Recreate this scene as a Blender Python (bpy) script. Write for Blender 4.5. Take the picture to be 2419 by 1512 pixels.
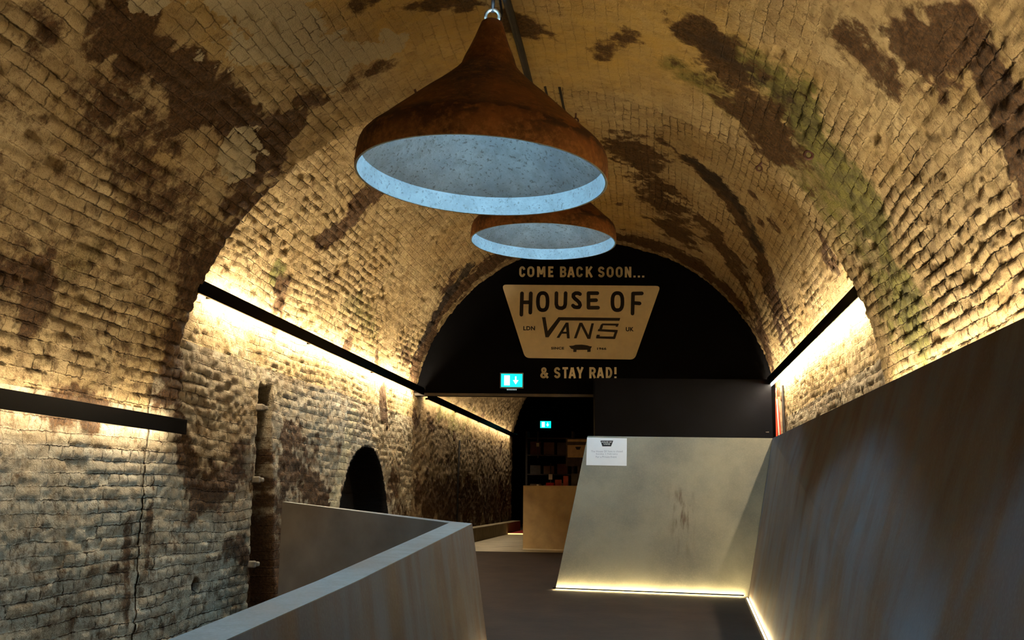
import bpy, bmesh, math, random
import numpy as np
from mathutils import Matrix, Vector
random.seed(4); rng = np.random.RandomState(7)
for o in list(bpy.data.objects): bpy.data.objects.remove(o)
SC = bpy.context.scene; COL = SC.collection
EYE = 1.49                      # everything below is written relative to eye height; shifted up at the end

# ---------------------------------------------------------------- camera
FPX, IW, IH = 2350., 2419, 1512
PITCH = math.atan(420/FPX); AZ = math.atan(336*math.cos(PITCH)/FPX); ROLL = math.radians(.5)
def ray(px, py):
    u, v = px-IW/2, IH/2-py
    c, s = math.cos(ROLL), math.sin(ROLL); u, v = c*u-s*v, s*u+c*v
    r = (u, FPX*math.cos(PITCH)-v*math.sin(PITCH), FPX*math.sin(PITCH)+v*math.cos(PITCH))
    return Vector((r[0]*math.cos(AZ)-r[1]*math.sin(AZ), r[0]*math.sin(AZ)+r[1]*math.cos(AZ), r[2]))
def hd(w): return -w.x*math.sin(AZ)+w.y*math.cos(AZ)
def at(px, py, D): w = ray(px, py); return w*(D/hd(w))
cd = bpy.data.cameras.new('camera'); cam = bpy.data.objects.new('camera', cd); COL.objects.link(cam)
c0 = ray(IW/2, IH/2); rx = (ray(IW/2+1, IH/2)-c0).normalized(); uy = (ray(IW/2, IH/2-1)-c0).normalized()
m = Matrix.Identity(4)
for i in range(3): m[i][0] = rx[i]; m[i][1] = uy[i]; m[i][2] = -c0.normalized()[i]
cam.matrix_world = m; cd.sensor_width = 36; cd.lens = 36*FPX/IW; cd.clip_start = .05; cd.clip_end = 200
SC.camera = cam

# ---------------------------------------------------------------- world, exposure, light strengths
w = bpy.data.worlds.new('world'); SC.world = w; w.use_nodes = True
w.node_tree.nodes['Background'].inputs[0].default_value = (.5, .6, 1, 1)
w.node_tree.nodes['Background'].inputs[1].default_value = .0
SC.view_settings.view_transform = 'Standard'; SC.view_settings.look = 'None'
SC.view_settings.gamma = 1; SC.view_settings.use_curve_mapping = False; SC.view_settings.exposure = .35

TUBE = 200; WARM = (1, .81, .53)
STRIP = 150; STRIPC = (1, .76, .36)
BULB = 1080; COOL = (.42, .76, 1)

# ---------------------------------------------------------------- helpers
def link(n, me, mat=None, parent=None):
    o = bpy.data.objects.new(n, me); COL.objects.link(o)
    if mat: me.materials.append(mat)
    if parent: o.parent = parent
    return o
def tag(o, label=None, cat=None, group=None, kind=None):
    if label: o['label'] = label
    if cat: o['category'] = cat
    if group: o['group'] = group
    if kind: o['kind'] = kind
    return o
def thing(n, label, cat, loc=(0,0,0), group=None):
    o = bpy.data.objects.new(n, None); COL.objects.link(o); o.location = loc; o.empty_display_size = .1
    return tag(o, label, cat, group)
class MB:
    def __init__(s): s.bm = bmesh.new()
    def box(s, lo, hi, M=None):
        vs = [s.bm.verts.new(Vector((x, y, z))) for x in (lo[0], hi[0]) for y in (lo[1], hi[1]) for z in (lo[2], hi[2])]
        for f in ((0,1,3,2),(4,6,7,5),(0,4,5,1),(2,3,7,6),(0,2,6,4),(1,5,7,3)): s.bm.faces.new([vs[i] for i in f])
        if M is not None:
            for v in vs: v.co = M @ v.co
        return s
    def hexa(s, p):        # 4 front pts + 4 back pts
        vs = [s.bm.verts.new(Vector(q)) for q in p]
        for f in ((0,1,2,3),(7,6,5,4),(0,4,5,1),(1,5,6,2),(2,6,7,3),(3,7,4,0)): s.bm.faces.new([vs[i] for i in f])
        return s
    def poly(s, pts, nrm, th):  # extruded polygon
        nrm = Vector(nrm)
        a = [s.bm.verts.new(Vector(p)) for p in pts]; b = [s.bm.verts.new(Vector(p)+nrm*th) for p in pts]
        s.bm.faces.new(a); s.bm.faces.new(b[::-1])
        for i in range(len(a)): j = (i+1) % len(a); s.bm.faces.new((a[i], b[i], b[j], a[j]))
        return s
    def tube(s, pts, r, n=10, cap=True):
        pts = [Vector(p) for p in pts]; rings = []
        for i, p in enumerate(pts):
            d = (pts[min(i+1, len(pts)-1)]-pts[max(i-1, 0)]).normalized()
            a = d.orthogonal() if i == 0 else a-d*a.dot(d)
            a = a.normalized(); b = d.cross(a)
            rr = r[i] if isinstance(r, (list, tuple)) else r
            rings.append([s.bm.verts.new(p+a*rr*math.cos(2*math.pi*k/n)+b*rr*math.sin(2*math.pi*k/n)) for k in range(n)])
        for A, B in zip(rings, rings[1:]):
            for k in range(n): f = s.bm.faces.new((A[k], A[(k+1) % n], B[(k+1) % n], B[k])); f.smooth = True
        if cap: s.bm.faces.new(rings[0][::-1]); s.bm.faces.new(rings[-1])
        return s
    def lathe(s, prof, n=96, jit=None, closed=False):
        rings = []
        for (r, z) in prof:
            rings.append([s.bm.verts.new((r*math.cos(2*math.pi*k/n), r*math.sin(2*math.pi*k/n), z)) for k in range(n)])
        pr = list(zip(rings, rings[1:])) + ([(rings[-1], rings[0])] if closed else [])
        for A, B in pr:
            for k in range(n): f = s.bm.faces.new((A[k], A[(k+1) % n], B[(k+1) % n], B[k])); f.smooth = True
        return s
    def torus(s, R, r, n=20, k=8, M=Matrix.Identity(4)):
        rings = []
        for i in range(n):
            a = 2*math.pi*i/n
            rings.append([s.bm.verts.new(M @ Vector(((R+r*math.cos(2*math.pi*j/k))*math.cos(a), (R+r*math.cos(2*math.pi*j/k))*math.sin(a), r*math.sin(2*math.pi*j/k)))) for j in range(k)])
        for i in range(n):
            A, B = rings[i], rings[(i+1) % n]
            for j in range(k): f = s.bm.faces.new((A[j], B[j], B[(j+1) % k], A[(j+1) % k])); f.smooth = True
        return s
    def build(s, name, mat, parent=None, bevel=0):
        bmesh.ops.recalc_face_normals(s.bm, faces=s.bm.faces)
        me = bpy.data.meshes.new(name); s.bm.to_mesh(me); s.bm.free()
        o = link(name, me, mat, parent)
        if parent: o.matrix_parent_inverse = Matrix.Translation(-parent.location) if not parent.get('local') else Matrix.Identity(4)
        if bevel:
            b = o.modifiers.new('bevel', 'BEVEL'); b.width = bevel; b.segments = 2; b.limit_method = 'ANGLE'
        return o

# ---------------------------------------------------------------- materials
class N:
    def __init__(s, name):
        s.m = bpy.data.materials.new(name); s.m.use_nodes = True; s.t = s.m.node_tree
        s.p = s.t.nodes['Principled BSDF']
    def n(s, ty, **k):
        o = s.t.nodes.new(ty)
        for a, b in k.items():
            if a.startswith('i_'): o.inputs[a[2:].replace('_', ' ')].default_value = b
            else: setattr(o, a, b)
        return o
    def l(s, a, b): s.t.links.new(a, b)
    def mix(s, fac, a, b, mode='MIX'):
        o = s.t.nodes.new('ShaderNodeMix'); o.data_type = 'RGBA'; o.blend_type = mode
        for sock, v in ((o.inputs[0], fac), (o.inputs[6], a), (o.inputs[7], b)):
            if hasattr(v, 'links'): s.l(v, sock)
            else: sock.default_value = v if not isinstance(v, tuple) else (*v, 1)[:4]
        return o.outputs[2]
    def ramp(s, v, lo, hi, a=0., b=1.):
        o = s.t.nodes.new('ShaderNodeMapRange'); s.l(v, o.inputs[0])
        for i, x in enumerate((lo, hi, a, b)): o.inputs[i+1].default_value = x
        return o.outputs[0]
    def math(s, op, a, b=0.):
        o = s.t.nodes.new('ShaderNodeMath'); o.operation = op
        for sock, v in zip(o.inputs, (a, b)):
            if hasattr(v, 'links'): s.l(v, sock)
            else: sock.default_value = v
        return o.outputs[0]
    def noise(s, scale, detail=4, stretch=(1,1,1), rough=.55):
        tc = s.t.nodes.new('ShaderNodeTexCoord'); mp = s.t.nodes.new('ShaderNodeMapping')
        mp.inputs['Scale'].default_value = stretch; s.l(tc.outputs['Object'], mp.inputs[0])
        o = s.t.nodes.new('ShaderNodeTexNoise'); o.inputs['Scale'].default_value = scale
        o.inputs['Detail'].default_value = detail; o.inputs['Roughness'].default_value = rough
        s.l(mp.outputs[0], o.inputs['Vector']); return o.outputs[0]
    def bump(s, h, dist, strength=1.):
        o = s.t.nodes.new('ShaderNodeBump'); o.inputs['Distance'].default_value = dist; o.inputs['Strength'].default_value = strength
        s.l(h, o.inputs['Height']); s.l(o.outputs[0], s.p.inputs['Normal'])
    def col(s, v):
        if hasattr(v, 'links'): s.l(v, s.p.inputs['Base Color'])
        else: s.p.inputs['Base Color'].default_value = (*v, 1)
def plain(name, c, rough=.6, metal=0., var=.25, scale=8, bump=0., spec=.5):
    k = N(name); nz = k.noise(scale, 5)
    k.col(k.mix(k.ramp(nz, .3, .7), tuple(x*(1-var) for x in c), tuple(min(1, x*(1+var)) for x in c)))
    k.p.inputs['Roughness'].default_value = rough; k.p.inputs['Metallic'].default_value = metal
    k.p.inputs['Specular IOR Level'].default_value = spec
    if bump: k.bump(k.noise(scale*6, 5), bump)
    return k.m
def emit(name, c, s):
    k = N(name); k.col((0, 0, 0)); k.p.inputs['Emission Color'].default_value = (*c, 1); k.p.inputs['Emission Strength'].default_value = s
    return k.m

def brick_mat(name, bw, squash=1., joint_w=.0065, jd=.75):
    k = N(name)
    a1 = k.n('ShaderNodeAttribute', attribute_name='wear_and_falloff'); a2 = k.n('ShaderNodeAttribute', attribute_name='kind_mask')
    s1 = k.n('ShaderNodeSeparateColor'); s2 = k.n('ShaderNodeSeparateColor')
    k.l(a1.outputs['Color'], s1.inputs[0]); k.l(a2.outputs['Color'], s2.inputs[0])
    opn, brown, algae, soot = s1.outputs[0], s1.outputs[1], s1.outputs[2], a1.outputs['Alpha']
    hol, chalk, ochre, gran = s2.outputs[0], s2.outputs[1], s2.outputs[2], a2.outputs['Alpha']
    uv = k.n('ShaderNodeAttribute', attribute_name='course')
    tc = k.n('ShaderNodeTexCoord'); nz = k.n('ShaderNodeTexNoise'); nz.inputs['Scale'].default_value = 26; nz.inputs['Detail'].default_value = 3
    k.l(tc.outputs['Object'], nz.inputs['Vector'])
    vm = k.n('ShaderNodeVectorMath', operation='MULTIPLY_ADD'); k.l(nz.outputs['Color'], vm.inputs[0])
    vm.inputs[1].default_value = (.034, .026, 0); k.l(uv.outputs['Vector'], vm.inputs[2])
    sh = k.n('ShaderNodeVectorMath', operation='ADD'); k.l(vm.outputs[0], sh.inputs[0]); sh.inputs[1].default_value = (20 - .017, -.013, 0)
    br = k.n('ShaderNodeTexBrick'); k.l(sh.outputs[0], br.inputs['Vector'])
    br.offset = .5; br.offset_frequency = 2; br.squash = squash; br.squash_frequency = 2
    for a, v in (('Scale', 1), ('Mortar Size', joint_w), ('Mortar Smooth', .9), ('Bias', 0), ('Brick Width', bw), ('Row Height', ROW)): br.inputs[a].default_value = v
    br.inputs['Color1'].default_value = (0, 0, 0, 1); br.inputs['Color2'].default_value = (1, 1, 1, 1); br.inputs['Mortar'].default_value = (.5, .5, .5, 1)
    mort = k.math('MULTIPLY', br.outputs['Fac'], opn); rand = br.outputs['Color']
    big = k.noise(1.3, 6, rough=.65); mid = k.noise(7, 7, rough=.7); fine = k.noise(42, 6, rough=.75)
    mort = k.math('MULTIPLY', mort, k.ramp(k.noise(3.5, 4, rough=.7), .36, .58, .15, 1))
    def crisp(m_, lo=.48, hi=.62, am=1.1, af=.55):
        v = k.math('ADD', m_, k.math('MULTIPLY', k.math('SUBTRACT', mid, .5), am)); v = k.math('ADD', v, k.math('MULTIPLY', k.math('SUBTRACT', fine, .5), af))
        return k.ramp(v, lo, hi)
    base = k.mix(k.ramp(big, .35, .68), BASE1, BASE2)
    base = k.mix(k.ramp(mid, .5, .70, 0, .65), base, (.27, .18, .09))
    base = k.mix(k.ramp(rand, .35, 1, 0, .45), base, (.25, .175, .095))
    base = k.mix(k.ramp(fine, .54, .70, 0, .7), base, (.14, .085, .04))
    base = k.mix(k.ramp(k.noise(13, 6, rough=.75), .55, .64, 0, .55), base, (.10, .058, .026))
    base = k.mix(k.math('MULTIPLY', ochre, k.ramp(mid, .3, .6, .95, .5)), base, (.50, .33, .085))
    base = k.mix(k.math('MULTIPLY', gran, .75), base, (.20, .13, .06))
    base = k.mix(k.math('MULTIPLY', crisp(algae, .35, .8, .8, .5), .85), base, k.mix(k.ramp(mid, .4, .6), (.055, .062, .018), (.165, .165, .038)))
    base = k.mix(k.math('MULTIPLY', crisp(brown, .44, .70), .94), base, k.mix(k.ramp(fine, .4, .66), (.028, .011, .0045), (.115, .056, .019)))
    base = k.mix(crisp(chalk, .5, .58), base, (.44, .37, .235))
    base = k.mix(k.math('MULTIPLY', mort, jd), base, (.045, .024, .010))
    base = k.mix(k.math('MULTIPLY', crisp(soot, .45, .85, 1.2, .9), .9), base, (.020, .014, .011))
    base = k.mix(hol, base, (.006, .005, .005))
    k.col(base); k.p.inputs['Roughness'].default_value = .9; k.p.inputs['Specular IOR Level'].default_value = .2
    h = k.math('ADD', k.math('MULTIPLY', fine, .9), k.math('MULTIPLY', k.noise(130, 4), .35))
    h = k.math('ADD', h, k.math('MULTIPLY', mid, .8))
    h = k.math('SUBTRACT', h, k.math('MULTIPLY', mort, .9))
    k.bump(h, .019, 1.)
    return k.m
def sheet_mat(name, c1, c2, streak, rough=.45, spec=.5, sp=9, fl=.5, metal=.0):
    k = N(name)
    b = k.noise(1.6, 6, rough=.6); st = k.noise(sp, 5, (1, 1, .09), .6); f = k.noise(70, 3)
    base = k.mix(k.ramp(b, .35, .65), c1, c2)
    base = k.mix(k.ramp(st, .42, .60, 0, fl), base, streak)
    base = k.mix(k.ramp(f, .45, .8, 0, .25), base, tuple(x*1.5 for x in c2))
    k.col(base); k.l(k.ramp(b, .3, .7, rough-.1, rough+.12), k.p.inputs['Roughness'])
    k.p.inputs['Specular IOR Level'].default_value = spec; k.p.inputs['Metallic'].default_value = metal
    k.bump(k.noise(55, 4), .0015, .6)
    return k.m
M = {}; ROW = .082
BASE1, BASE2 = (.33, .23, .10), (.53, .42, .24)
M['brick'] = brick_mat('brick_vault_near', .165, jd=.92); M['brick2'] = brick_mat('brick_vault_mid', .118, jd=.82)
BASE1, BASE2 = (.27, .225, .155), (.45, .405, .31)      # whitewashed side walls
M['brickw'] = brick_mat('brick_wall', .232, .5, jd=.8)
M['black_metal'] = plain('black_satin_metal', (.0025, .002, .002), .25, 0, .3, spec=.03)
M['black_paint'] = plain('matt_black_paint', (.0018, .0018, .0024), .85, 0, .3, 3, .002, .05)
M['navy_board'] = plain('blue_black_board', (.0022, .0029, .0062), .7, 0, .3, 3, .001, .10)
M['room_black'] = plain('unlit_room_black', (.006, .005, .005), .9, 0, .3, spec=.1)
M['tube'] = emit('warm_tube', WARM, TUBE)
M['tube_low'] = emit('warm_tube_dim', WARM, TUBE*.33)
M['tube_far'] = emit('warm_tube_far', WARM, TUBE*.3)
M['strip'] = emit('warm_strip', STRIPC, STRIP)
M['bulb'] = emit('cool_bulb', COOL, BULB)
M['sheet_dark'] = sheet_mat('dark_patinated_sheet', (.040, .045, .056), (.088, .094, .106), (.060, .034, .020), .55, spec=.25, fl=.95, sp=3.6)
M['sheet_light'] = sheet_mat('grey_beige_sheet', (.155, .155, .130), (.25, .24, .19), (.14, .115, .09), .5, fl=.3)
M['sheet_top'] = sheet_mat('pale_cut_edge', (.13, .13, .13), (.21, .205, .20), (.11, .09, .075), .6, spec=.3, fl=.35)
M['floor'] = plain('dark_brown_ramp', (.021, .0115, .0075), .85, 0, .35, 2.5, .002, .2)
M['floor_pale'] = plain('worn_pale_floor', (.30, .25, .16), .5, 0, .3, 3, .001)
M['ply'] = plain('stained_plywood', (.50, .35, .17), .6, 0, .18, 5, .0006)
M['red'] = plain('red_carpet', (.30, .012, .012), .95, 0, .3, 40)
M['red_cable'] = plain('red_cable_sheath', (.75, .06, .025), .5, 0, .1)
M['white_cable'] = plain('white_cable_sheath', (.75, .6, .5), .5, 0, .1)
M['iron'] = plain('rusty_iron', (.06, .022, .014), .8, 0, .5, 60, .001)
M['grey_iron'] = plain('dull_steel', (.35, .33, .30), .45, .8, .2, 60)
M['cable'] = plain('dark_cable_sheath', (.010, .008, .008), .6, 0, .3, spec=.2)
M['paper'] = plain('white_paper', (.78, .78, .80), .8, 0, .02)
M['ink'] = plain('black_ink', (.015, .015, .02), .8, 0, .1)
M['inkgrey'] = plain('faint_grey_ink', (.30, .30, .36), .8, 0, .1)
M['sign_cream'] = plain('cream_sign_paint', (.78, .65, .42), .7, 0, .07, 7)
M['sign_black'] = plain('black_sign_paint', (.012, .008, .008), .8, 0, .2)
M['exit_green'] = emit('exit_green', (0, .62, .55), 1.6); M['exit_white'] = emit('exit_white', (.45, 1, .95), 2.6)
M['exit_frame'] = plain('exit_grey_frame', (.16, .15, .13), .5, 0, .1)
M['white_clip'] = plain('whitewashed_iron', (.13, .11, .085), .85, 0, .3, 30, .002)
M['tan_card'] = plain('tan_card', (.45, .30, .16), .8, 0, .15, 12)
M['pale_label'] = plain('pale_label', (.7, .6, .42), .8, 0, .1)
M['dark_goods'] = plain('dark_goods', (.035, .025, .02), .7, 0, .4, 12)
M['red_goods'] = plain('dull_red_card', (.25, .03, .02), .7, 0, .3, 12)
def rust_mat():
    k = N('rusted_shade')
    b = k.noise(2.2, 7, rough=.7); f = k.noise(22, 6, rough=.7); g = k.noise(5, 4, (1, 1, 3))
    base = k.mix(k.ramp(b, .38, .62), (.035, .011, .004), (.165, .060, .016))
    base = k.mix(k.ramp(f, .5, .68, 0, .6), base, (.25, .105, .03))
    geo = k.n('ShaderNodeTexCoord'); sp = k.n('ShaderNodeSeparateXYZ'); k.l(geo.outputs['Object'], sp.inputs[0])
    band = k.math('MULTIPLY', k.ramp(sp.outputs[2], .10, .15), k.ramp(sp.outputs[2], .19, .28, 1, 0))
    base = k.mix(k.math('MULTIPLY', band, k.ramp(g, .48, .56, 0, .85)), base, (.022, .008, .005))
    lip = k.ramp(sp.outputs[2], .02, .12, 1, 0)
    base = k.mix(k.math('MULTIPLY', lip, k.ramp(f, .4, .6, .1, .7)), base, (.26, .12, .035))
    k.col(base); k.p.inputs['Roughness'].default_value = .75; k.p.inputs['Specular IOR Level'].default_value = .3
    k.bump(f, .004, .6); return k.m
M['rust'] = rust_mat()
def lining_mat(name, kk):
    k = N(name)
    b = k.noise(3, 6, rough=.7); f = k.noise(45, 4, rough=.6); g = k.noise(9, 6, rough=.7)
    base = k.mix(k.ramp(b, .35, .65), tuple(x*kk for x in (.30, .36, .40)), tuple(x*kk for x in (.50, .58, .62)))
    base = k.mix(k.ramp(g, .48, .66, 0, .6), base, tuple(x*kk for x in (.27, .30, .30)))
    base = k.mix(k.ramp(f, .57, .64, 0, .75), base, tuple(x*kk for x in (.13, .13, .12)))
    k.col(base); k.p.inputs['Roughness'].default_value = .6; k.bump(f, .003, .5); return k.m
M['lining'] = lining_mat('blue_grey_lining', .42); M['lip'] = lining_mat('pale_blue_lip', .225)

# ---------------------------------------------------------------- brick vaults
def hsh(i, j, k, s):
    h = (i*374761393+j*668265263+k*2147483647+s*1274126177) & 0xffffffff
    h = ((h ^ (h >> 13))*1274126177) & 0xffffffff
    return ((h ^ (h >> 16)) & 0xffffff)/float(0xffffff)
def vn(p, s=0):
    i = np.floor(p).astype(np.int64); f = p-i; f = f*f*(3-2*f); r = 0
    for a in (0, 1):
        for b in (0, 1):
            for c in (0, 1):
                wgt = (f[:,0] if a else 1-f[:,0])*(f[:,1] if b else 1-f[:,1])*(f[:,2] if c else 1-f[:,2])
                r = r+wgt*hsh(i[:,0]+a, i[:,1]+b, i[:,2]+c, s)
    return r*2-1
def fbm(p, sc, s=0, o=4):
    r = 0; a = 1.
    for q in range(o): r = r+a*vn(p*sc*2**q+17.3*q, s+q); a *= .5
    return r
def sst(x, a, b): t = np.clip((x-a)/(b-a), 0, 1); return t*t*(3-2*t)

R = 2.733
def bricks(s, t, bw, squash):
    s = s+20.; row = np.floor(t/ROW).astype(np.int64)
    L = np.where(row % 2 != 0, bw, bw*squash)
    c = (s+np.where(row % 2 != 0, 0., L*.5))/L; col = np.floor(c).astype(np.int64)
    ds = np.minimum(c-col, 1-(c-col))*L; dt = np.abs((t/ROW-row)); dt = np.minimum(dt, 1-dt)*ROW
    return ds, dt, hsh(row, col, row*0, 11)

# stains and painted light falloff on the masonry: (channel, strength, radius, points on the surface)
ST = [
 ('brown', .47, 2.0, [(-3.5, 3.0, 1.2), (-3.5, 6.4, 1.2)]), ('brown', .5, .9, [(-3.56, 4.0, -.6), (-3.56, 8.2, -.6)]),
 ('brown', 1.3, .30, [(-2.76, 4.6, 2.53), (-2.81, 4.92, 2.49), (-2.82, 5.54, 2.47), (-2.77, 6.12, 2.53), (-2.8, 6.9, 2.5)]),
 ('brown', 1.0, .34, [(-2.6, 6.6, 2.69), (-2.95, 6.88, 2.33), (-3.07, 6.87, 2.17)]),
 ('brown', .68, .65, [(-3.0, 5.2, 2.25), (-3.2, 6.1, 1.9), (-3.2, 6.8, 1.8)]),
 ('brown', .80, .36, [(-3.5, 6.9, .75), (-3.3, 7.0, 1.8), (-3.0, 7.15, 2.25)]),
 ('brown', .9, .24, [(-1.05, 6.3, 3.33), (-.7, 6.74, 3.33)]), ('brown', .9, .22, [(-1.6, 6.0, 3.2), (-1.05, 6.25, 3.33)]),
 ('brown', .7, .2, [(-.3, 7.0, 3.28), (-.1, 6.6, 3.25)]),
 ('brown', 1.25, .32, [(1.35, 4.9, 2.2), (1.41, 4.5, 2.17), (1.53, 4.49, 1.98), (1.64, 4.57, 1.78), (1.78, 4.7, 1.4)]),
 ('brown', .82, .55, [(.46, 6.35, 3.01), (.75, 7.0, 2.85), (.95, 7.5, 2.7)]),
 ('brown', 1.0, .30, [(-3.17, 9.34, 2.56), (-2.95, 9.45, 2.85), (-2.73, 9.6, 3.12)]),
 ('brown', .75, .6, [(-2.4, 8.6, 3.4), (-2.0, 8.8, 3.6), (-1.2, 9.8, 3.9)]),
 ('brown', .82, .62, [(-.1, 10.5, 3.8), (.1, 12.0, 3.75), (.5, 13.6, 3.6)]),
 ('brown', 1.0, .5, [(-3.4, 14.4, 1.8), (-3.0, 14.3, 2.8), (-2.0, 14.3, 3.6), (-.8, 14.5, 3.95), (.4, 14.7, 3.7), (1.3, 14.9, 2.9), (1.85, 15.1, 1.8)]),  # brown ring paints in the light falling off beside the black end wall
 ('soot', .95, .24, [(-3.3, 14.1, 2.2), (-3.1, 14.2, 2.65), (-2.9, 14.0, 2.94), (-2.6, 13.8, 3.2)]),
 ('soot', .78, .24, [(.35, 10.3, 3.65), (.8, 10.7, 3.4), (1.07, 10.92, 3.15), (1.3, 11.6, 2.9)]),
 ('brown', .95, .26, [(.2, 10.2, 3.7), (.9, 10.9, 3.3), (1.45, 12.3, 2.7), (1.7, 13.6, 2.1)]),
 ('brown', .8, .3, [(.7, 12.4, 3.45), (1.2, 13.6, 3.0), (1.6, 14.6, 2.4)]),
 ('algae', 1.0, .48, [(.55, 6.4, 2.97), (1.03, 6.6, 2.61), (1.36, 7.0, 2.24), (1.58, 7.1, 1.9), (1.73, 7.15, 1.57), (1.8, 7.2, 1.2)]),
 ('algae', .7, .6, [(.5, 7.0, 2.98), (1.1, 7.5, 2.5), (1.5, 7.6, 2.0), (1.75, 7.7, 1.4)]),
 ('soot', .62, .24, [(.46, 6.35, 3.01), (.75, 6.6, 2.85), (1.0, 6.6, 2.6), (1.2, 6.75, 2.4)]),
 ('algae', .9, .16, [(-3.4, 8.63, 2.06), (-3.4, 8.8, 1.95)]), ('algae', .6, .2, [(-3.35, 10.5, 2.2), (-3.4, 12.0, 2.0)]),
 ('algae', .5, .2, [(-3.45, 5.4, 1.3), (-3.4, 5.6, 1.5)]),
 ('chalk', 1.1, .22, [(-2.86, 6.35, 2.43), (-2.9, 6.6, 2.36)]),
 ('chalk', .9, .42, [(-2.45, 4.6, 2.83), (-2.3, 5.6, 2.93), (-2.0, 6.4, 3.06)]),
 ('ochre', 1.3, 1.1, [(-1.9, 5.0, 3.1), (-.9, 6.9, 3.34), (.2, 6.6, 3.15)]), ('ochre', .8, 1.0, [(-1.5, 9.5, 3.8), (-.5, 13.5, 3.9)]),
 ('brown', .85, .30, [(-3.55, 8.8, .6), (-3.55, 9.3, -.9)]), ('brown', .9, .55, [(-3.55, 9.6, .35), (-3.55, 10.6, -.1), (-3.55, 10.8, -.8)]),
 ('brown', .8, .36, [(-3.55, 7.2, .5), (-3.55, 7.5, .0), (-3.55, 8.3, .2)]), ('brown', .7, .5, [(-3.55, 13.6, .2), (-3.55, 14.2, -.5)]),
 ('chalk', 1.0, .22, [(-3.55, 11.6, .9), (-3.55, 11.3, .4), (-3.55, 11.0, -.1), (-3.55, 10.95, -.5)]),
 ('chalk', .5, .4, [(-3.55, 8.0, 1.1), (-3.55, 9.9, 1.0)]),
 ('algae', .6, .4, [(-3.5, 16.5, 1.5), (-3.5, 18, 1.3), (-3.5, 19.5, 1.5)]),
 ('brown', .8, .9, [(-3.55, 15.5, -.1), (-3.55, 19, -.1), (-3.55, 24, -.1)]),
]
def masonry(name, side, spring, y0, y1fn, ds, dt, cx, opts, fine0=None, matk='brick'):
    if side != 'c': matk = 'brickw'
    zb = -1.75; hw = spring-zb; T = hw+math.pi*R
    t0, t1 = {'l': (0, hw), 'c': (hw, T), 'r': (T, T+hw)}[side]
    nt = max(2, int((t1-t0)/dt)+1); tt = np.linspace(t0, t1, nt)
    ymax = max(y1fn(cx-R), y1fn(cx+R))
    if fine0 is None: ss = np.arange(y0, ymax+ds, ds)
    else: ss = np.concatenate([np.arange(y0, fine0, .12), np.arange(fine0, ymax+ds, ds)])
    S, Tt = np.meshgrid(ss, tt, indexing='ij')
    th = np.clip((Tt-hw)/R, 0, math.pi)                 # 0 left .. pi right
    x = cx-R*np.cos(th); z = spring+R*np.sin(th)
    z = np.where(Tt < hw, zb+Tt, np.where(Tt > T, spring-(Tt-T), z))
    ye = y1fn(0)+(y1fn(1)-y1fn(0))*x
    over = S > ye; S2 = np.minimum(S, ye)
    # normals pointing into the room
    nx = np.where(Tt < hw, 1., np.where(Tt > T, -1., np.cos(th))); nz = np.where((Tt < hw) | (Tt > T), 0., -np.sin(th))
    P = np.stack([x, S2, z], -1).reshape(-1, 3); Nn = np.stack([nx, nx*0, nz], -1).reshape(-1, 3)
    s, t = P[:,1], Tt.reshape(-1)
    low = fbm(P, .9, 1, 2); w1 = fbm(P, 5., 40, 3); w2 = fbm(P, 4., 60, 3)
    sw = s+.016*w1+.02*low; tw = t+.009*w2+.03*fbm(P, 1.0, 80, 2)
    bw, sq = {'brick': (.165, 1.), 'brick2': (.118, 1.), 'brickw': (.232, .5)}[matk]
    ds, dt, rnd = bricks(sw, tw, bw, sq)
    erode = sst(fbm(P, 1.1, 90, 3), -.8, .8)            # how open the joints are
    plast = np.clip(sst(fbm(P, .8, 120, 3), .35, .9)+opts.get('plaster', 0)*sst(nz.reshape(-1)*-1, .80, .97), 0, 1)
    gran = np.full(len(s), float(opts.get('gran', 0)))
    bed = sst(dt, .0, .016); head = sst(ds, .0, .016)
    fillj = sst(fbm(P, 5., 333, 3), .1, .6)
    ampl = (.004 + .011*erode)*(1-.9*plast)*(1-.75*gran)*(1-.7*fillj)
    lump = fbm(P, 20., 150, 3)
    disp = -ampl*np.maximum(1-bed, .6*(1-head))+(rnd-.5)*(.003 + .009*erode)*(1-plast)*(1-gran)*np.minimum(bed, head)+.013*fbm(P, 2.0, 170, 3)+(.007 + .011*gran)*lump
    chip = (rnd > .95)*(1-plast)*(1-gran); disp = disp-chip*np.minimum(bed, head)*.02
    joint = (.45+.55*erode)*(1-.8*plast)*(1-.65*fillj)*(1-.8*gran)
    ch = {k: np.zeros(len(s)) for k in ('brown', 'algae', 'soot', 'chalk', 'ochre')}
    nzz = .55*fbm(P, 3.0, 200, 4)+.25*fbm(P, 14., 230, 3)
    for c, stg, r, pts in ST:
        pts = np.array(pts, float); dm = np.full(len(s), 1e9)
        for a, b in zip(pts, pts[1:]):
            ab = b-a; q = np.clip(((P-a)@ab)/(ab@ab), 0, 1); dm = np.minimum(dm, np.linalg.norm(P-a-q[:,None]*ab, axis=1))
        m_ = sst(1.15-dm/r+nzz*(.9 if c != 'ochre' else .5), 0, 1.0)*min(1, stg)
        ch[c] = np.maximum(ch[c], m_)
    ch['brown'] = np.maximum(ch['brown'], .8*sst(fbm(P, 1.7, 260, 4), .35, 1.0)*(1-ch['chalk']))
    if side != 'c':   # damp runs low on the walls
        run = fbm(P*np.array([1, 5., .5]), 1.0, 290, 4); ch['brown'] = np.maximum(ch['brown'], .8*sst(run, .1, .8)*sst(spring-P[:,2], .2, 1.0)*.9)
    hol = np.zeros(len(s))
    for f in opts.get('cuts', []):
        mk, depth, blk = f(P); disp = disp*(1-mk)-mk*depth; hol = np.maximum(hol, blk); ch['chalk'] *= (1-mk)
    keep = over.reshape(-1)
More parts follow.
